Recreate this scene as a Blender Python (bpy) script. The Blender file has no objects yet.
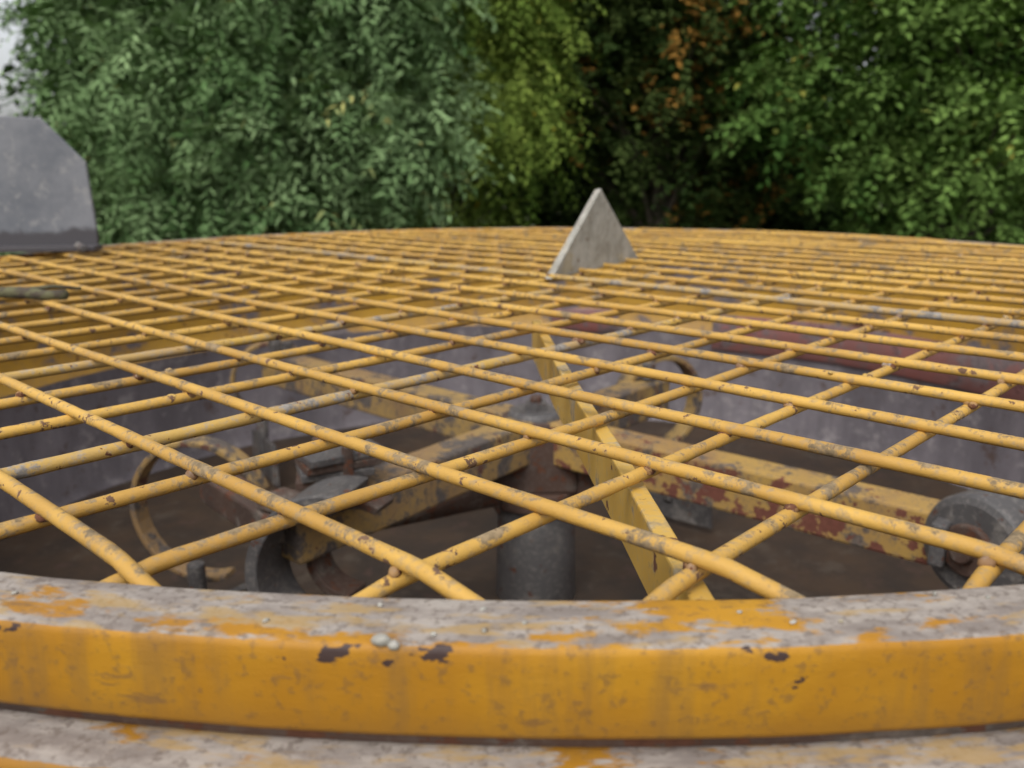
import bpy, bmesh, math, random
import numpy as np
from mathutils import Vector, Matrix, noise
random.seed(7); np.random.seed(7)
scene=bpy.context.scene
ZG=1.30; H=0.18; CAMZ=ZG+H
CX,CY=0.044,1.571
R=1.224
F=880.0; PITCH=13.73

# ------------------------------------------------------------------ node helpers
class NT:
    def __init__(s,name):
        s.m=bpy.data.materials.new(name); s.m.use_nodes=True
        s.t=s.m.node_tree; s.t.nodes.clear()
        s.out=s.n('ShaderNodeOutputMaterial')
    def n(s,typ,**kw):
        nd=s.t.nodes.new(typ)
        for k,v in kw.items(): setattr(nd,k,v)
        return nd
    def l(s,a,b): s.t.links.new(a,b)
    def coord(s):
        g=s.n('ShaderNodeNewGeometry'); s.geo=g; return g.outputs['Position']
    def noise(s,scale,detail=3,rough=.6,vec=None):
        nd=s.n('ShaderNodeTexNoise'); nd.inputs['Scale'].default_value=scale
        nd.inputs['Detail'].default_value=detail; nd.inputs['Roughness'].default_value=rough
        s.l(vec if vec else s.vec,nd.inputs['Vector']); return nd.outputs['Fac']
    def ramp(s,x,a,b,c0=0,c1=1):
        nd=s.n('ShaderNodeMapRange'); nd.interpolation_type='SMOOTHSTEP'
        nd.inputs['From Min'].default_value=a; nd.inputs['From Max'].default_value=b
        nd.inputs['To Min'].default_value=c0; nd.inputs['To Max'].default_value=c1
        s.l(x,nd.inputs['Value']); return nd.outputs['Result']
    def math(s,op,a,b=None,clamp=False):
        nd=s.n('ShaderNodeMath',operation=op); nd.use_clamp=clamp
        for i,v in enumerate((a,b)):
            if v is None: continue
            if isinstance(v,(int,float)): nd.inputs[i].default_value=v
            else: s.l(v,nd.inputs[i])
        return nd.outputs[0]
    def mix(s,f,a,b):
        nd=s.n('ShaderNodeMix',data_type='RGBA')
        for k,v in ((0,f),(6,a),(7,b)):
            if isinstance(v,(int,float)): nd.inputs[k].default_value=v
            elif isinstance(v,tuple): nd.inputs[k].default_value=(v[0],v[1],v[2],1)
            else: s.l(v,nd.inputs[k])
        return nd.outputs[2]
    def finish(s,col,rough,bump=None,bs=.3,bd=.002,metal=0,spec=.5):
        p=s.n('ShaderNodeBsdfPrincipled')
        s.l(col,p.inputs['Base Color'])
        if isinstance(rough,(int,float)): p.inputs['Roughness'].default_value=rough
        else: s.l(rough,p.inputs['Roughness'])
        p.inputs['Metallic'].default_value=metal
        p.inputs['Specular IOR Level'].default_value=spec
        if bump is not None:
            b=s.n('ShaderNodeBump'); b.inputs['Strength'].default_value=bs; b.inputs['Distance'].default_value=bd
            s.l(bump,b.inputs['Height']); s.l(b.outputs[0],p.inputs['Normal'])
        s.l(p.outputs[0],s.out.inputs[0]); return s.m

def paint(name,col,col2,rust=(.07,.028,.015),grime=(.30,.27,.25),chip=.62,chipscale=45,
          grime_th=.6,grime_scale=14,top=0.0,rough=.42,bs=.35,side_rust=0,film=.35,patchy=0):
    m=NT(name); m.vec=m.coord()
    fine=m.noise(140,2,.7)
    low=m.noise(5,3,.65)
    base=m.mix(m.ramp(low,.35,.65),col,col2)
    base=m.mix(m.ramp(fine,.48,.75,0,film),base,grime)
    g=m.noise(grime_scale,5,.74)
    if top or side_rust:
        sx=m.n('ShaderNodeSeparateXYZ'); m.l(m.geo.outputs['Normal'],sx.inputs[0])
    if top: g=m.math('ADD',g,m.ramp(sx.outputs['Z'],.35,.92,0,top))
    gg=m.math('ADD',g,m.ramp(low,.35,.65,-patchy,patchy)) if patchy else g
    gm=m.ramp(gg,grime_th,grime_th+.09)
    gcol=m.mix(m.ramp(fine,.3,.7),grime,tuple(c*.55 for c in grime))
    colr=m.mix(gm,base,gcol)
    c=m.noise(chipscale,4,.68)
    if patchy: c=m.math('ADD',c,m.ramp(low,.38,.62,patchy,-patchy))
    if side_rust: c=m.math('ADD',c,m.ramp(sx.outputs['Z'],-.2,.6,side_rust,0))
    cm=m.ramp(c,chip,chip+.035)
    rcol=m.mix(fine,rust,tuple(min(1,x*2.6) for x in rust))
    colr=m.mix(cm,colr,rcol)
    r=m.math('ADD',m.math('MULTIPLY',m.math('MAXIMUM',gm,cm),.4),rough,True)
    return m.finish(colr,r,g,bs,.0015)

M_bar=paint('bar_yellow_paint',(.61,.365,.075),(.44,.245,.05),rust=(.085,.048,.028),chip=.63,chipscale=75,grime=(.31,.225,.125),grime_th=.565,grime_scale=36,top=.04,bs=.8,rough=.6,film=.75,patchy=.05)
M_crust=paint('bar_concrete_crusted',(.54,.34,.07),(.41,.27,.11),chip=.61,chipscale=80,grime=(.32,.29,.255),grime_th=.54,grime_scale=30,bs=1.0,rough=.6,film=.7,patchy=.06)
def rimmat():
    m=NT('rim_yellow_paint'); pos=m.coord()
    sp=m.n('ShaderNodeSeparateXYZ'); m.l(pos,sp.inputs[0])
    dx=m.math('SUBTRACT',sp.outputs['X'],CX); dy=m.math('SUBTRACT',CY,sp.outputs['Y'])
    ang=m.math('MULTIPLY',m.math('ARCTAN2',dx,dy),1.25)
    rad=m.math('SQRT',m.math('ADD',m.math('MULTIPLY',dx,dx),m.math('MULTIPLY',dy,dy)))
    cb=m.n('ShaderNodeCombineXYZ'); m.l(ang,cb.inputs[0]); m.l(rad,cb.inputs[1]); m.l(sp.outputs['Z'],cb.inputs[2]); m.vec=cb.outputs[0]
    def mapped(s,loc=(0,0,0)):
        mp=m.n('ShaderNodeMapping'); mp.inputs['Scale'].default_value=s; mp.inputs['Location'].default_value=loc; m.l(m.vec,mp.inputs[0]); return mp.outputs[0]
    sx=m.n('ShaderNodeSeparateXYZ'); m.l(m.geo.outputs['Normal'],sx.inputs[0]); nz=sx.outputs['Z']
    fine=m.noise(190,3,.7)
    big=m.noise(1,5,.76,mapped((9,22,22)))
    enamel=m.mix(m.ramp(m.noise(6,4,.65),.35,.65),(.50,.25,.014),(.37,.165,.009))
    streak=m.noise(1,4,.7,mapped((40,30,6)))
    enamel=m.mix(m.ramp(streak,.46,.70,0,.6),enamel,(.23,.12,.03))
    enamel=m.mix(m.ramp(fine,.54,.68,0,.55),enamel,(.16,.09,.035))
    scuff=m.noise(1,5,.75,mapped((16,50,50),(7,3,1)))
    enamel=m.mix(m.ramp(scuff,.60,.66,0,.7),enamel,(.19,.10,.035))
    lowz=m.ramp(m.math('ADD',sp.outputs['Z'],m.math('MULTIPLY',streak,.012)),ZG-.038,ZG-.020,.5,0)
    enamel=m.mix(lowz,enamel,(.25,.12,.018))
    d1=m.noise(1,5,.72,mapped((22,60,60)))
    dust=m.mix(m.ramp(d1,.35,.65),(.36,.325,.29),(.20,.175,.16))
    dust=m.mix(m.ramp(fine,.50,.64,0,.7),dust,(.13,.105,.09))
    dust=m.mix(m.ramp(m.noise(1,4,.75,mapped((14,46,46),(3,5,9))),.50,.60,0,.7),dust,(.38,.25,.09))
    dm=m.ramp(m.math('ADD',big,m.ramp(nz,.45,.85,-.35,.115)),.53,.60)
    col=m.mix(m.math('MULTIPLY',dm,.95),enamel,dust)
    edge=m.ramp(m.math('ABSOLUTE',m.math('SUBTRACT',sp.outputs['Z'],ZG-.004)),.003,.008,.05,-.05)
    edge=m.math('SUBTRACT',edge,m.ramp(nz,.9,.99,0,.10))
    chips=m.ramp(m.math('ADD',m.noise(1,4,.6,mapped((30,40,60),(2.35,0,0))),edge),.663,.675)
    col=m.mix(chips,col,(.05,.028,.024))
    r=m.math('ADD',m.math('MULTIPLY',dm,.30),.54,True)
    h=m.math('ADD',m.math('MULTIPLY',d1,.8),m.math('MULTIPLY',fine,.35))
    return m.finish(col,r,h,.55,.0012,spec=.35)
M_rim=rimmat()
M_weld=paint('weld_rust',(.32,.18,.06),(.17,.09,.045),chip=.52,chipscale=110,grime_th=.55,rough=.7)
M_wally=paint('wall_upper_yellow',(.52,.29,.03),(.37,.20,.03),chip=.62,chipscale=14,grime=(.19,.16,.16),grime_th=.53,grime_scale=5)
M_arm=paint('arm_paint',(.42,.275,.09),(.29,.18,.08),rust=(.075,.035,.025),chip=.64,chipscale=26,grime=(.15,.125,.11),grime_th=.48,grime_scale=14,side_rust=.05,rough=.65,bs=.9,film=.7)
M_armr=paint('arm_paint_rusted',(.48,.30,.08),(.34,.20,.08),rust=(.10,.036,.024),chip=.62,chipscale=24,grime=(.18,.145,.12),grime_th=.51,grime_scale=14,side_rust=.13,rough=.65,bs=.9,film=.6)
M_strip=paint('strip_paint',(.62,.40,.09),(.51,.30,.05),chip=.64,chipscale=30,grime=(.42,.33,.2),grime_th=.54,grime_scale=12,rough=.5,film=.5)
M_red=paint('red_oxide_paint',(.28,.105,.09),(.22,.105,.095),rust=(.07,.03,.03),chip=.60,chipscale=18,grime=(.21,.165,.165),grime_th=.49,grime_scale=7)
M_rust=paint('rusty_iron',(.10,.058,.042),(.06,.038,.03),chip=.56,chipscale=40,grime=(.18,.145,.12),grime_th=.52,rough=.75,bs=.9)
M_gsteel=paint('dull_grey_steel',(.11,.105,.105),(.065,.06,.06),chip=.62,chipscale=40,grime=(.25,.23,.21),grime_th=.53,rough=.5,bs=.9,film=.6)
def steelplate():
    m=NT('galvanised_plate'); m.vec=m.coord()
    c=m.mix(m.ramp(m.noise(25,5,.7),.35,.65),(.28,.265,.225),(.44,.42,.37))
    c=m.mix(m.ramp(m.noise(60,4,.7),.60,.68),c,(.14,.10,.07))
    c=m.mix(m.ramp(m.noise(14,4,.6),.58,.68,0,.6),c,(.34,.27,.15))
    return m.finish(c,.5,metal=.1)
M_plate=steelplate()
def greyguard():
    m=NT('grey_sheet_metal'); m.vec=m.coord()
    c=m.mix(m.ramp(m.noise(5,5,.7),.3,.7),(.11,.118,.135),(.205,.208,.222))
    c=m.mix(m.ramp(m.noise(26,5,.75),.54,.64,0,.6),c,(.27,.265,.26))
    sx=m.n('ShaderNodeSeparateXYZ'); m.l(m.vec,sx.inputs[0])
    d=m.ramp(m.math('ADD',sx.outputs['Z'],m.math('MULTIPLY',m.noise(8,4,.7),.08)),ZG+.085,ZG+.10,1,0)  # dark slot and its shading, painted into the colour along the plate's bottom
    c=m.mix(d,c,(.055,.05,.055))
    return m.finish(c,.6)
M_guard=greyguard()
def wallgrey(name,a,b,spl):
    m=NT(name); m.vec=m.coord()
    mp=m.n('ShaderNodeMapping'); mp.inputs['Scale'].default_value=(3,3,.8); m.l(m.vec,mp.inputs[0])
    c=m.mix(m.ramp(m.noise(2.5,5,.7,mp.outputs[0]),.3,.7),a,b)
    n2=m.noise(14,5,.75)
    c=m.mix(m.ramp(n2,.54,.66,0,.7),c,spl)
    c=m.mix(m.ramp(n2,.42,.34,0,.8),c,(.07,.04,.03))
    return m.finish(c,.62,n2,.6,.004)
M_wall=wallgrey('cement_stained_wall',(.10,.088,.098),(.18,.16,.175),(.27,.245,.245))
M_floor=wallgrey('drum_floor_scale',(.028,.02,.015),(.06,.036,.02),(.08,.062,.045))

# ------------------------------------------------------------------ mesh helpers
def fixn(ob):
    bm=bmesh.new(); bm.from_mesh(ob.data); bmesh.ops.recalc_face_normals(bm,faces=bm.faces); bm.to_mesh(ob.data); bm.free(); return ob
def mesh_obj(name,verts,faces,mats,parent=None,smooth=True,fm=None):
    me=bpy.data.meshes.new(name); me.from_pydata(verts,[],faces)
    for m in (mats if isinstance(mats,list) else [mats]): me.materials.append(m)
    if smooth: me.polygons.foreach_set('use_smooth',[True]*len(me.polygons))
    if fm: me.polygons.foreach_set('material_index',fm)
    me.update()
    ob=bpy.data.objects.new(name,me); scene.collection.objects.link(ob)
    if parent: ob.parent=parent
    return ob
def empty(name):
    e=bpy.data.objects.new(name,None); e.empty_display_size=.2; scene.collection.objects.link(e); return e
def tube(V,Fc,pts,rads,seg=8,cap=True):
    pts=[Vector(p) for p in pts]; n=len(pts); b=len(V)
    up=Vector((0,0,1))
    for i,p in enumerate(pts):
        d=(pts[min(i+1,n-1)]-pts[max(i-1,0)]).normalized()
        u=up if abs(d.dot(up))<.95 else Vector((1,0,0))
        s=d.cross(u).normalized(); t=s.cross(d)
        r=rads[i] if hasattr(rads,'__len__') else rads
        for k in range(seg):
            a=2*math.pi*k/seg
            V.append((p+(s*math.cos(a)+t*math.sin(a))*r)[:])
    for i in range(n-1):
        for k in range(seg):
            k2=(k+1)%seg
            Fc.append((b+i*seg+k,b+i*seg+k2,b+(i+1)*seg+k2,b+(i+1)*seg+k))
    if cap:
        Fc.append(tuple(b+k for k in range(seg))[::-1]); Fc.append(tuple(b+(n-1)*seg+k for k in range(seg)))
def revolve(name,prof,mat,parent,seg=360,cx=CX,cy=CY,closed=False,jit=0,a0=0,a1=2*math.pi,smooth=True):
    V=[];Fc=[];n=len(prof); full=abs(a1-a0-2*math.pi)<1e-6
    N=seg if full else seg+1
    for i in range(N):
        a=a0+(a1-a0)*i/seg
        ca,sa=math.cos(a),math.sin(a)
        for j,(r,z) in enumerate(prof):
            jr=jz=0
            if jit:
                q=Vector((ca*r*4,sa*r*4,0)); jr=noise.noise(q)*jit; jz=noise.noise(q+Vector((9,9,9)))*jit
                q2=q*6; jr+=noise.noise(q2)*jit*.35; jz+=noise.noise(q2+Vector((3,1,7)))*jit*.35
            V.append((cx+ca*(r+jr),cy+sa*(r+jr),z+jz))
    m=n if closed else n-1
    for i in range(seg):
        i2=(i+1)%N
        for j in range(m):
            j2=(j+1)%n
            Fc.append((i*n+j,i2*n+j,i2*n+j2,i*n+j2))
    return fixn(mesh_obj(name,V,Fc,mat,parent,smooth))
def bevel(ob,w=.003,seg=2):
    m=ob.modifiers.new('bevel','BEVEL'); m.width=w; m.segments=seg; m.limit_method='ANGLE'; return ob
def beam(name,p0,p1,w,h,mat,parent,bev=.004,w1=None,h1=None):
    p0=Vector(p0);p1=Vector(p1); d=(p1-p0).normalized(); s=d.cross(Vector((0,0,1)))
    if s.length<.01: s=Vector((1,0,0))
    s.normalize(); t=s.cross(d)
    V=[]
    for p,ww,hh in ((p0,w,h),(p1,w1 or w,h1 or h)):
        for a,b in ((-1,-1),(1,-1),(1,1),(-1,1)):
            V.append((p+s*a*ww/2+t*b*hh/2)[:])
    Fc=[(0,1,2,3),(7,6,5,4),(0,4,5,1),(1,5,6,2),(2,6,7,3),(3,7,4,0)]
    return bevel(fixn(mesh_obj(name,V,Fc,mat,parent,False)),bev)
def cyl(name,p0,p1,r,mat,parent,seg=32,r1=None,bev=.003):
    V=[];Fc=[]; tube(V,Fc,[p0,p1],[r,r1 or r],seg)
    ob=mesh_obj(name,V,Fc,mat,parent,False)
    if seg>=12:
        for p in ob.data.polygons: p.use_smooth=len(p.vertices)==4
    return bevel(ob,bev)
def arc_strip(name,c,rad,a0,a1,u,v,width,thick,mat,parent,n=28,taper=1.0):
    c=Vector(c);u=Vector(u).normalized();v=Vector(v).normalized();w=u.cross(v).normalized()
    V=[];Fc=[]
    for i in range(n+1):
        a=math.radians(a0+(a1-a0)*i/n); k=1-(1-taper)*i/n
        d=u*math.cos(a)+v*math.sin(a)
        for rr,ww in ((rad-thick/2,-1),(rad+thick/2,-1),(rad+thick/2,1),(rad-thick/2,1)):
            V.append((c+d*rr+w*ww*width*k/2)[:])
    for i in range(n):
        for j in range(4):
            j2=(j+1)%4; Fc.append((i*4+j,i*4+j2,(i+1)*4+j2,(i+1)*4+j))
    Fc.append((0,1,2,3)); Fc.append((n*4+3,n*4+2,n*4+1,n*4))
    return bevel(fixn(mesh_obj(name,V,Fc,mat,parent,False)),.0025)

# ------------------------------------------------------------------ mixer
mixer=empty('concrete_pan_mixer')
zt=ZG-.0005
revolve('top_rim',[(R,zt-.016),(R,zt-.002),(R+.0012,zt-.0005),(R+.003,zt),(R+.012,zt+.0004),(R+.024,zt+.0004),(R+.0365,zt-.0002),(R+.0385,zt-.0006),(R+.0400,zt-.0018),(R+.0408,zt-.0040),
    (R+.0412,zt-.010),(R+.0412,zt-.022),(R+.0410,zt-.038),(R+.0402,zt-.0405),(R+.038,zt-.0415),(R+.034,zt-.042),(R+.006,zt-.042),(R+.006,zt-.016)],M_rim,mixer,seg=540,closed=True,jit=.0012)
revolve('shadow_gap_ring',[(R+.020,zt-.040),(R+.034,zt-.040),(R+.034,zt-.051),(R+.020,zt-.051)],M_rust,mixer,seg=360,closed=True,jit=.001)
zf=zt-.0485
revolve('drum_flange',[(R+.036,zf),(R+.052,zf-.0002),(R+.0575,zf-.0006),(R+.0605,zf-.0020),(R+.0625,zf-.006),(R+.0625,zf-.013),(R+.060,zf-.017),(R+.055,zf-.019),(R+.034,zf-.020),(R+.008,zf-.020),(R+.008,zf)],M_rim,mixer,seg=540,closed=True,jit=.0010)
revolve('drum_outer_shell',[(R+.030,zf-.018),(R+.030,.62)],M_rim,mixer,seg=180)
revolve('drum_base_flange',[(R+.028,.66),(R+.06,.66),(R+.06,.62),(R-.05,.62)],M_rim,mixer,seg=180)
revolve('inner_wall_upper',[(R+.007,zt-.030),(R+.003,1.06),(R-.004,.995),(R-.010,.99)],M_wally,mixer,seg=240,jit=.003)
revolve('inner_wall_liner',[(R-.010,.995),(R-.012,.72),(R-.03,.70)],M_wall,mixer,seg=240,jit=.003)
revolve('red_wall_panel',[(R-.014,1.05),(R-.018,1.045),(R-.020,.945),(R-.016,.94)],M_red,mixer,seg=60,a0=math.radians(8),a1=math.radians(62),jit=.002)
revolve('red_wall_patch',[(R-.014,1.05),(R-.018,1.045),(R-.020,.98),(R-.016,.975)],M_red,mixer,seg=20,a0=math.radians(76),a1=math.radians(86),jit=.002)
revolve('drum_floor',[(R-.008,.70),(.8,.685),(.3,.68),(.001,.68)],M_floor,mixer,seg=160,jit=.004)
for i in range(4):
    a=math.radians(45+90*i); x=CX+math.cos(a)*1.12; y=CY+math.sin(a)*1.12
    beam('leg_%d'%(i+1),(x,y,0.01),(x,y,.62),.1,.1,M_rim,mixer)
    beam('foot_%d'%(i+1),(x-.1,y,0.012),(x+.1,y,.012),.2,.02,M_rust,mixer)

# grille
S=.1005
az=math.radians(-46.5)
dA=Vector((math.sin(az),math.cos(az),0)); dB=Vector((dA.y,-dA.x,0))
P0=Vector((.0863*H,2.548*H,0))
C=Vector((CX,CY,0))
V=[];Fc=[];fm=[]
rb=.0045
offA={-2:.0105,-1:.0010,0:-.002,1:0}
offB={0:0,-1:0,1:0}
def bar(d,perp,k,zc,crust,idx):
    off=random.uniform(-.0025,.0025)
    off=(offA if idx==1 else offB).get(k,off)
    o=P0+perp*(k*S+off)
    oc=o-C; bq=oc.dot(d); cq=oc.length_squared-(R+.003)**2
    disc=bq*bq-cq
    if disc<=.003: return
    t0=-bq-math.sqrt(disc); t1=-bq+math.sqrt(disc)
    n=max(8,int((t1-t0)/.014)); pts=[];rr=[]
    for i in range(n+1):
        t=t0+(t1-t0)*i/n
        p=o+d*t
        e=min(t-t0,t1-t)
        w=noise.noise(Vector((t*1.6,k*3.1,idx*7)))*.004*min(1,e/.3)
        w2=noise.noise(Vector((t*1.9,k*2.7,idx*7+3)))*.003
        zz=zc+w2*min(1,e/.1)-(.007*max(0,1-e/.045) if e<.045 else 0)
        pts.append((p.x+perp.x*w,p.y+perp.y*w,zz))
        q=noise.noise(Vector((t*45,k*5,idx*3)))
        rr.append(rb*(1+(.09*q if not crust else .04+.28*abs(q))))
    f0=len(Fc); tube(V,Fc,pts,rr,10)
    fm.extend([1 if crust else 0]*(len(Fc)-f0))
for k in range(-26,27):
    bar(dA,dB,k,ZG-.0005,k in (8,),1)
    bar(dB,dA,k,ZG-.0090,k in (3,6),2)
mesh_obj('grille_bars',V,Fc,[M_bar,M_crust],mixer,fm=fm)
V=[];Fc=[]
ico=bmesh.new(); bmesh.ops.create_icosphere(ico,subdivisions=2,radius=1)
iv=[v.co.copy() for v in ico.verts]; ifc=[[v.index for v in f.verts] for f in ico.faces]; ico.free()
def blob(p,sx,sy,sz,seed):
    a=random.random()*6; b=len(V)
    for v in iv:
        q=Vector((v.x*sx,v.y*sy,v.z*sz)); q*=1+.3*noise.noise(v*2+Vector(seed))
        V.append((p.x+q.x*math.cos(a)-q.y*math.sin(a),p.y+q.x*math.sin(a)+q.y*math.cos(a),p.z+q.z))
    Fc.extend([tuple(b+t for t in f) for f in ifc])
for i in range(-26,27):
    for j in range(-26,27):
        p=P0+dB*(i*S+offA.get(i,0))+dA*(j*S)
        if (p-C).length>R-.02: continue
        for sgn in (-1,1):
            if random.random()<.4: continue
            s=random.uniform(.003,.0052)
            o=(dA if random.random()<.5 else dB)*sgn*random.uniform(.002,.005)
            blob(Vector((p.x+o.x,p.y+o.y,ZG-.0055)),s,s*.8,random.uniform(.003,.0045),(i,j,sgn))
mesh_obj('grille_welds',V,Fc,M_weld,mixer)
V=[];Fc=[]
for t in range(620):
    i=random.uniform(-20,20); j=random.randint(-24,24)
    if random.random()<.5: p=P0+dB*(i*S)+dA*(j*S); z=ZG-.0055
    else: p=P0+dB*(j*S+offA.get(j,0))+dA*(i*S); z=ZG+.003
    if (p-C).length>R-.03 or p.length<.75: continue
    s=random.uniform(.0012,.0030); blob(Vector((p.x,p.y,z)),s*random.uniform(1,1.8),s,s*.7,(t,1,2))
mesh_obj('concrete_crumbs',V,Fc,M_crust,mixer)
# bits of mortar stuck to the front edge of the rim
V=[];Fc=[]
def rimpt(x,dr,z):
    r=R+dr; return Vector((x,CY-math.sqrt(r*r-(x-CX)**2),z))
blob(rimpt(-.052,.0385,ZG+.0005),.0042,.0028,.0026,(1,2,3)); blob(rimpt(-.047,.0395,ZG-.001),.0026,.002,.002,(4,2,3))
for t in range(16):
    blob(rimpt(random.uniform(-.30,.36),random.uniform(.004,.036),ZG+.0003),random.uniform(.0008,.002),random.uniform(.0008,.0016),.0008,(t,5,5))
mesh_obj('mortar_bits',V,Fc,M_plate,mixer)

def plate(name,pts,nrm,th,mat,parent,bev=.001):
    nrm=Vector(nrm).normalized()*th/2; n=len(pts)
    V=[(Vector(p)+nrm)[:] for p in pts]+[(Vector(p)-nrm)[:] for p in pts]
    Fc=[tuple(range(n)),tuple(range(2*n-1,n-1,-1))]+[(i,i+n,(i+1)%n+n,(i+1)%n) for i in range(n)]
    return bevel(fixn(mesh_obj(name,V,Fc,mat,parent,False)),bev)
plate('bag_splitter_plate',[(.065,1.509,ZG-.004),(.262,1.841,ZG-.004),(.162,1.66,ZG+.144)],(.86,-.5,0.05),.009,M_plate,mixer)
plate('bag_splitter_wing',[(.060,1.512,ZG-.004),(.085,1.74,ZG-.004),(.158,1.662,ZG+.142)],(-.9,.1,.4),.005,M_plate,mixer)

V=[];Fc=[]
prof=[(.033,1.16,-.016,-.066),(.050,.90,-.016,-.066),(.062,.74,-.016,-.062),(.074,.60,-.0155,-.062),(.090,.352,-.0155,-.056)]
for (x,y,a,b_) in prof:
    for dx,z in ((-.006,b_),(.006,b_),(.006,a),(-.006,a)): V.append((x+dx,y,ZG+z))
for i in range(len(prof)-1):
    for j in range(4):
        j2=(j+1)%4; Fc.append((i*4+j,i*4+j2,(i+1)*4+j2,(i+1)*4+j))
nn_=(len(prof)-1)*4
Fc+= [(0,1,2,3),(nn_+3,nn_+2,nn_+1,nn_)]
bevel(fixn(mesh_obj('grille_support_strip',V,Fc,M_strip,mixer,False)),.0015)

rot=mixer
cyl('hub_post',(CX,CY,.66),(CX,CY,.90),.078,M_gsteel,rot,40,.072)
cyl('hub_sleeve',(CX,CY,.872),(CX,CY,.905),.086,M_rust,rot,40)
beam('hub_block',(CX,CY-.001,.90),(CX,CY,1.015),.15,.13,M_rust,rot,.01)
for sg in (-1,1):
    plate('hub_gusset_%d'%(1 if sg<0 else 2),[(CX+sg*.07,CY-.05,.96),(CX+sg*.12,CY-.08,.96),(CX+sg*.07,CY-.05,.86)],(.5,.8*sg,0),.01,M_rust,rot)
cyl('hub_collar',(CX,CY,1.01),(CX,CY,1.036),.064,M_rust,rot,40)
cyl('hub_disc',(CX,CY,1.034),(CX,CY,1.048),.055,M_gsteel,rot,40,.048)
V=[];Fc=[]
tube(V,Fc,[(CX,CY,1.046),(CX,CY,1.062)],[.024,.022],6); mesh_obj('hub_nut',V,Fc,M_gsteel,rot,False)
cyl('hub_stud',(CX,CY,1.06),(CX,CY,1.074),.011,M_rust,rot,16)
arms=[(-.315,1.13),(.585,1.125),(-.62,2.22),(.33,1.93)]
for i,(x,y) in enumerate(arms):
    beam('mixing_arm_%d'%(i+1),(CX,CY,1.0-(.002*i)),(x,y,.992-.002*i),.062,.078,M_armr if i==1 else M_arm,rot,.005)
d=(Vector((.585,1.125,0))-C).normalized(); pp=Vector((-d.y,d.x,0))
e=Vector((.60,1.105,1.0))
ax=Vector((.86,.5,0)).normalized()
cyl('arm_roller',e+d*.045-ax*.055,e+d*.045+ax*.055,.072,M_gsteel,rot,48,bev=.012)
cyl('arm_roller_hub',e+d*.045-ax*.064,e+d*.045-ax*.050,.035,M_rust,rot,32)
cyl('arm_roller_axle',e+d*.045-ax*.078,e+d*.045+ax*.07,.014,M_rust,rot,20)
beam('roller_fork',e-d*.02,e+d*.0,.13,.06,M_gsteel,rot,.004)
cyl('scraper_rod',e+d*.06,e+d*.06+Vector((0,0,-.26)),.02,M_gsteel,rot)
plate('scraper_blade',[(e.x-.05,e.y-.06,.70),(e.x+.14,e.y+.04,.70),(e.x+.14,e.y+.04,.80),(e.x-.05,e.y-.06,.82)],(.5,-.8,.2),.012,M_gsteel,rot)
for k in range(4):
    z=1.044+k*.0125
    beam('clamp_plate_%d'%(k+1),(-.315+.006*k,1.215-.01*k,z),(-.215+.004*k,1.235+.005*k,z),.080-.006*k,.011,(M_rust,M_gsteel,M_rust,M_gsteel)[k],rot,.0015)
for k,(x,y) in enumerate(((-.295,1.20),(-.235,1.235),(-.285,1.235),(-.235,1.195))):
    cyl('clamp_bolt_%d'%(k+1),(x,y,1.03),(x,y,1.099),.009,M_rust,rot,6,bev=.001)
arc_strip('spring_arm_1',(-.235,1.09,.965),.105,80,268,(1,-.25,.0),(.1,0,1),.09,.018,M_gsteel,rot)
arc_strip('spring_arm_5',(-.215,1.15,.965),.070,60,270,(1,-.35,.1),(.1,0,1),.05,.012,M_rust,rot)
arc_strip('spring_arm_2',(-.50,1.33,.95),.115,20,290,(1,-.2,0),(0,0,1),.035,.010,M_arm,rot)
arc_strip('spring_arm_3',(.33,1.93,.965),.105,-120,170,(1,.5,0),(0,0,1),.045,.012,M_arm,rot)
arc_strip('spring_arm_4',(-.62,2.22,.95),.10,30,280,(1,.2,0),(0,0,1),.04,.01,M_arm,rot)
beam('spring_arm_link_1',(-.315,1.13,1.0),(-.47,1.31,1.0),.05,.045,M_rust,rot)
beam('spring_arm_clamp',(-.34,1.16,1.035),(-.25,1.10,1.035),.05,.02,M_rust,rot)
for k,(x,y,ang) in enumerate(((-.24,1.04,20),(-.5,1.28,60),(.36,1.9,-40),(-.65,2.2,120))):
    a=math.radians(ang); dx,dy=math.cos(a)*.11,math.sin(a)*.11
    cyl('paddle_rod_%d'%(k+1),(x,y,.88),(x,y,.74),.014,M_gsteel,rot,16)
    plate('paddle_%d'%(k+1),[(x-dx,y-dy,.70),(x+dx,y+dy,.70),(x+dx*.9,y+dy*.9,.80),(x-dx*.9,y-dy*.9,.81)],(-dy,dx,.03),.012,M_gsteel,rot)
cyl('drive_pipe',(CX-.30,CY-.16,.90),(CX-.06,CY-.03,.90),.026,M_rust,rot,24)
for k,(x,y) in enumerate(((-.60,2.19),(-.56,2.15),(.30,1.88))):
    cyl('arm_bolt_%d'%(k+1),(x,y,1.03),(x,y,1.065),.016,M_gsteel,rot,6,bev=.001)

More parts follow.
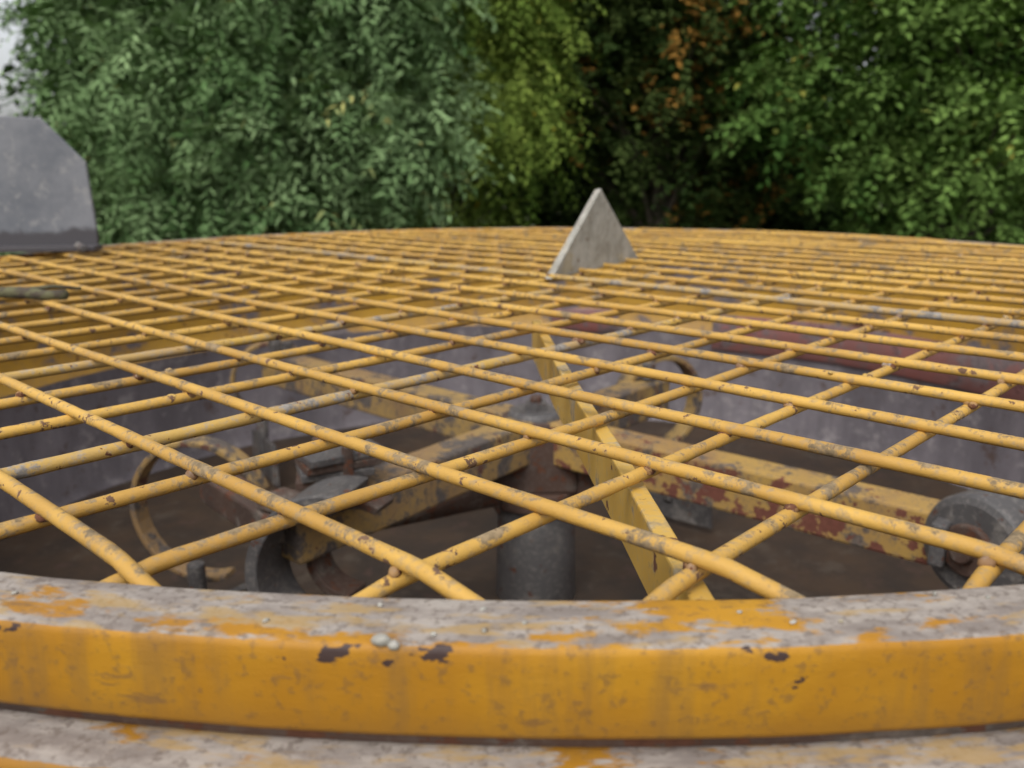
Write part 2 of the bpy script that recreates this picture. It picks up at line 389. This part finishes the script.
gx,gy=-.955,2.02
def gp(s,z,off=0):
    q=Vector((gx,gy,0))+Vector((-1,-.10,0)).normalized()*s; return (q.x,q.y+off,z)
plate('guard_plate',[gp(-.015,ZG+.005),gp(-.018,ZG+.035),gp(-.010,ZG+.20),gp(.075,ZG+.295),gp(.26,ZG+.305),gp(.55,ZG+.29),gp(.55,ZG+.005)],(-.1,1,0),.012,M_guard,mixer,.002)
plate('guard_return',[gp(.54,ZG+.01,.01),gp(.54,ZG+.01,.3),gp(.54,ZG+.25,.3),gp(.54,ZG+.28,.01)],(1,0,0),.01,M_guard,mixer,.002)
beam('guard_foot',gp(-.03,ZG+.014,-.03),gp(.55,ZG+.014,-.03),.05,.012,M_guard,mixer,.002)
cyl('guard_hinge_pin',(gx+.0,gy-.06,ZG+.022),(gx+.03,gy-.10,ZG+.018),.008,M_gsteel,mixer,12)

V=[];Fc=[]
tp=[(-.80,1.275,ZG+.016),(-.745,1.262,ZG+.012),(-.70,1.245,ZG+.014),(-.655,1.236,ZG+.011),(-.625,1.228,ZG+.013)]
tube(V,Fc,tp,[.007,.0075,.0085,.007,.0075],10); tube(V,Fc,[(-.70,1.245,ZG+.016),(-.66,1.262,ZG+.020),(-.63,1.285,ZG+.014)],[.004,.0028,.002],8)
m=NT('bark_green'); m.vec=m.coord(); M_twig=m.finish(m.mix(m.ramp(m.noise(60,4,.7),.4,.6),(.06,.045,.03),(.11,.105,.05)),.8,m.noise(150,4,.7),.6,.002)
mesh_obj('twig',V,Fc,M_twig)

# ------------------------------------------------------------------ foliage
def leafmat(name,c1,c2,c3=None,amt3=.0):
    m=NT(name)
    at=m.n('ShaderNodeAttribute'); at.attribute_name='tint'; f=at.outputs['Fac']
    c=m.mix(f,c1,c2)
    if c3:
        a2=m.n('ShaderNodeAttribute'); a2.attribute_name='turn'
        c=m.mix(m.ramp(a2.outputs['Fac'],1-amt3,1.04-amt3),c,c3)
    b=m.n('ShaderNodeBsdfDiffuse'); m.l(c,b.inputs[0]); m.l(b.outputs[0],m.out.inputs[0])
    return m.m
def nrm(a): return a/np.maximum(1e-6,np.linalg.norm(a,axis=1,keepdims=True))
def leaves(name,base,d,n,L,W,tint,turn,mat,parent):
    N=len(base); s=nrm(np.cross(d,n)); n2=nrm(np.cross(s,d))
    L=L[:,None];W=W[:,None]
    v=np.empty((N,4,3))
    v[:,0]=base; v[:,1]=base+d*L*.42+s*W*.5+n2*W*.12; v[:,2]=base+d*L-n2*L*.10; v[:,3]=base+d*L*.42-s*W*.5+n2*W*.12
    me=bpy.data.meshes.new(name)
    me.vertices.add(N*4); me.vertices.foreach_set('co',v.reshape(-1))
    me.loops.add(N*4); me.loops.foreach_set('vertex_index',np.arange(N*4,dtype=np.int32))
    me.polygons.add(N); me.polygons.foreach_set('loop_start',np.arange(0,N*4,4,dtype=np.int32))
    me.update(calc_edges=True)
    a=me.attributes.new('tint','FLOAT','POINT'); a.data.foreach_set('value',np.repeat(tint,4).astype(np.float32))
    a=me.attributes.new('turn','FLOAT','POINT'); a.data.foreach_set('value',np.repeat(turn,4).astype(np.float32))
    me.materials.append(mat)
    ob=bpy.data.objects.new(name,me); scene.collection.objects.link(ob)
    if parent: ob.parent=parent
    return ob
def sprays(clumps,per,K,Ls,leafL,leafW,droop,up=.6,flat=0.0):
    n=len(clumps); c=np.repeat(clumps,per,axis=0); N=len(c)
    rd=nrm(np.random.normal(size=(N,3)))
    rr=np.random.rand(N,1)**.45
    pos=c[:,:3]+rd*c[:,3:4]*rr*np.array([1,1,.75-.3*flat])
    d=rd*.9+np.random.normal(size=(N,3))*.45; d[:,2]=d[:,2]*(1-flat)-droop; d=nrm(d)
    length=Ls*np.random.uniform(.6,1.3,N)
    upv=np.tile(np.array([[0,0,1.]]),(N,1))+np.random.normal(size=(N,3))*.35
    side=nrm(np.cross(d,upv)); nn=nrm(np.cross(side,d))
    B=[];D=[];NN=[];T=[];U=[]
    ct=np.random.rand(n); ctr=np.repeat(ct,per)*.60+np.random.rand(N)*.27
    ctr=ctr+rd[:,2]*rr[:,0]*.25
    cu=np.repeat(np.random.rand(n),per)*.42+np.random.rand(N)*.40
    for k in range(K):
        t=(k+.5)/K
        p=pos+d*(length*t)[:,None]+np.array([0,0,-1.])*(length*t*t*.35)[:,None]
        sg=1 if k%2 else -1
        dd=d*.55+side*sg*.8+np.random.normal(size=(N,3))*.18; dd[:,2]-=droop*.4
        B.append(p);D.append(nrm(dd));NN.append(nrm(nn+np.random.normal(size=(N,3))*.3+np.array([0,0,up*.4])))
        T.append(np.clip(ctr+np.random.rand(N)*.15,0,1)); U.append(cu+np.random.rand(N)*.18)
    B=np.concatenate(B);D=np.concatenate(D);NN=np.concatenate(NN);T=np.concatenate(T);U=np.concatenate(U)
    M=len(B)
    return B,D,NN,leafL*np.random.uniform(.65,1.25,M),leafW*np.random.uniform(.7,1.2,M),T,U
m=NT('bark'); m.vec=m.coord(); M_bark=m.finish(m.mix(m.ramp(m.noise(14,4,.7),.35,.65),(.05,.037,.026),(.11,.09,.065)),.9,m.noise(40,3,.7),.8,.01)
def gap(x,y,z):
    u=x/y; e=(z-CAMZ)/y
    return (.26<u<.37 and e>.118+.3*abs(u-.315)) 
def crown_pts(cx,cy,z0,z1,rx,ry,n,r):
    P=[]
    while len(P)<n:
        u=np.random.normal(size=3); u/=np.linalg.norm(u); q=u*(np.random.rand()**.4)
        x=cx+q[0]*rx; y=cy+q[1]*ry; z=(z0+z1)/2+q[2]*(z1-z0)/2
        if gap(x,y,z) and random.random()<.7: n-=1; continue
        if x/y<-.50 and z>2.0: n-=1; continue
        P.append((x,y,z,r*random.uniform(.6,1.35)))
    return np.array(P)
def tree(name,cx,cy,z0,z1,rx,ry,n,r,per,K,Ls,lL,lW,droop,mat,trunk=.09,flat=0,extra=None,up=.6,multi=1):
    root=empty(name)
    P=crown_pts(cx,cy,z0,z1,rx,ry,n,r)
    if extra: P=np.concatenate([P,np.array(extra)])
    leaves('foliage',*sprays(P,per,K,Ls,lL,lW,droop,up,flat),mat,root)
    V=[];Fc=[]
    for mlt in range(multi):
        bx=cx+(random.uniform(-.5,.5) if multi>1 else 0); by=cy+(random.uniform(-.2,.4) if multi>1 else 0)
        top=Vector((cx+random.uniform(-.3,.3)*rx,cy+random.uniform(-.2,.3),z1*.85))
        tp=[]
        for i in range(9):
            t=i/8; p=Vector((bx,by,0)).lerp(top,t)+Vector((noise.noise(Vector((t*3,mlt,cx)))*.25*t*1.5,noise.noise(Vector((t*3,mlt+5,cx)))*.2*t,0)); tp.append(p)
        tube(V,Fc,tp,[trunk*(1.25 if i==0 else 1-.1*i) for i in range(9)],10)
        sel=[p for j,p in enumerate(P) if j%multi==mlt]
        for q in sel[:70]:
            q=Vector(q[:3])
            i=max(1,min(7,int(8*max(.05,(q.z-.7)/top.z)*.85))); s=tp[i]
            mid=s.lerp(q,.5)+Vector((0,0,.12+.1*random.random()))
            r0=trunk*.32*(1-.08*i)
            tube(V,Fc,[s,s.lerp(mid,.5)+Vector((0,0,.03)),mid,mid.lerp(q,.6),q],[r0,r0*.8,r0*.55,r0*.35,.004],6,False)
    mesh_obj('trunk_and_limbs',V,Fc,M_bark,root)
    return root
ML1=leafmat('leaf_blue_green',(.07,.14,.045),(.30,.42,.20),(.42,.42,.15),.14)
ML2=leafmat('leaf_yellow_green',(.08,.145,.025),(.27,.35,.07),(.50,.38,.04),.10)
ML3=leafmat('leaf_dark_orange',(.022,.042,.012),(.075,.105,.03),(.28,.15,.035),.28)  # dark greens hold the tree's shade in their colour; orange is the leaves' own
ML4=leafmat('leaf_fresh_green',(.05,.11,.025),(.22,.34,.085),(.36,.34,.07),.12)
ML5=leafmat('leaf_hedge_dark',(.014,.028,.009),(.035,.055,.016))
ex=[(-4.1+random.uniform(-.6,.6),7.3+random.uniform(-.4,.6),random.uniform(.4,1.6),.36) for _ in range(24)]
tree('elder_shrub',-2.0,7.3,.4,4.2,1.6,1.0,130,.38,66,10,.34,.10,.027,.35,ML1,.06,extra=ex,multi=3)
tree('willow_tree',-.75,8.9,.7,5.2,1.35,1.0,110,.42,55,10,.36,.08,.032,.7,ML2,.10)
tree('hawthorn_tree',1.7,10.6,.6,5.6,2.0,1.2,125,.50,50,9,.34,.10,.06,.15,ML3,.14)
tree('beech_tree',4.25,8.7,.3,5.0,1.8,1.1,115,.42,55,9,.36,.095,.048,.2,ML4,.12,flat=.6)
P=[]
for i in range(440):
    x=random.uniform(-8.2,11); y=13.2+random.uniform(-.7,1.4)
    hx=4.9+.9*math.sin(x*1.3)+.5*math.sin(x*3.1)
    if x<-6.0: hx=1.5
    z=random.uniform(.2,hx)
    if gap(x,y,z+.4): continue
    P.append((x,y,z,random.uniform(.45,.8)))
root=empty('background_hedge')
leaves('foliage',*sprays(np.array(P),40,6,.5,.21,.13,.2),ML5,root)
V=[];Fc=[]
for i in range(26):
    x=-8+i*.73; tube(V,Fc,[(x,13.7,0),(x+random.uniform(-.2,.2),13.8,1.0),(x+random.uniform(-.5,.5),13.9,1.8)],[.07,.05,.02],7)
mesh_obj('stems',V,Fc,M_bark,root)

m=NT('ground_grass_soil'); m.vec=m.coord()
c=m.mix(m.ramp(m.noise(.7,4,.6),.4,.6),(.05,.075,.02),(.10,.08,.05)); c=m.mix(m.ramp(m.noise(25,4,.7),.4,.7,0,.7),c,(.03,.045,.012))
M_gr=m.finish(c,.95,m.noise(20,4,.7),.8,.03)
V=[];Fc=[]; n=60
for i in range(n+1):
    for j in range(n+1):
        x=(i/n*2-1); y=(j/n*2-1); x=math.copysign(abs(x)**2.2,x)*150; y=math.copysign(abs(y)**2.2,y)*150
        dd=math.hypot(x-CX,y-CY); V.append((x,y,noise.noise(Vector((x*.3,y*.3,0)))*.06*min(1,max(0,(dd-2)/3))))
for i in range(n):
    for j in range(n): Fc.append((i*(n+1)+j,(i+1)*(n+1)+j,(i+1)*(n+1)+j+1,i*(n+1)+j+1))
mesh_obj('ground',V,Fc,M_gr)

# ------------------------------------------------------------------ light
w=bpy.data.worlds.new('World'); scene.world=w; w.use_nodes=True; t=w.node_tree; t.nodes.clear()
o=t.nodes.new('ShaderNodeOutputWorld'); b=t.nodes.new('ShaderNodeBackground'); sk=t.nodes.new('ShaderNodeTexSky'); hs=t.nodes.new('ShaderNodeHueSaturation')
sk.sky_type='NISHITA'; sk.sun_disc=False; EL,RO=math.radians(55),math.radians(200)
sk.sun_elevation=EL; sk.sun_rotation=RO; sk.air_density=1.0; sk.dust_density=4; sk.ozone_density=1
hs.inputs['Saturation'].default_value=.22; hs.inputs['Value'].default_value=1.5
t.links.new(sk.outputs[0],hs.inputs['Color']); t.links.new(hs.outputs[0],b.inputs[0]); b.inputs[1].default_value=.15
t.links.new(b.outputs[0],o.inputs[0])
sd=bpy.data.lights.new('sun','SUN'); sd.energy=.5; sd.angle=math.radians(30); sd.color=(1,.97,.92)
so=bpy.data.objects.new('sun',sd); scene.collection.objects.link(so)
sdir=Vector((math.sin(RO)*math.cos(EL),math.cos(RO)*math.cos(EL),math.sin(EL)))
so.rotation_euler=sdir.to_track_quat('Z','Y').to_euler()
so.location=(0,0,10)

# ------------------------------------------------------------------ camera
cd=bpy.data.cameras.new('camera'); cam=bpy.data.objects.new('camera',cd); scene.collection.objects.link(cam)
cd.sensor_width=36; cd.lens=F/1024*36; cd.clip_start=.02; cd.clip_end=600
cam.matrix_world=Matrix.Translation((0,0,CAMZ))@Matrix.Rotation(math.radians(90-PITCH),4,'X')@Matrix.Rotation(math.radians(-.35),4,'Z')
cd.dof.use_dof=True; cd.dof.focus_distance=.58; cd.dof.aperture_fstop=8.0
scene.camera=cam
scene.view_settings.view_transform='Standard'; scene.view_settings.look='None'; scene.view_settings.exposure=0
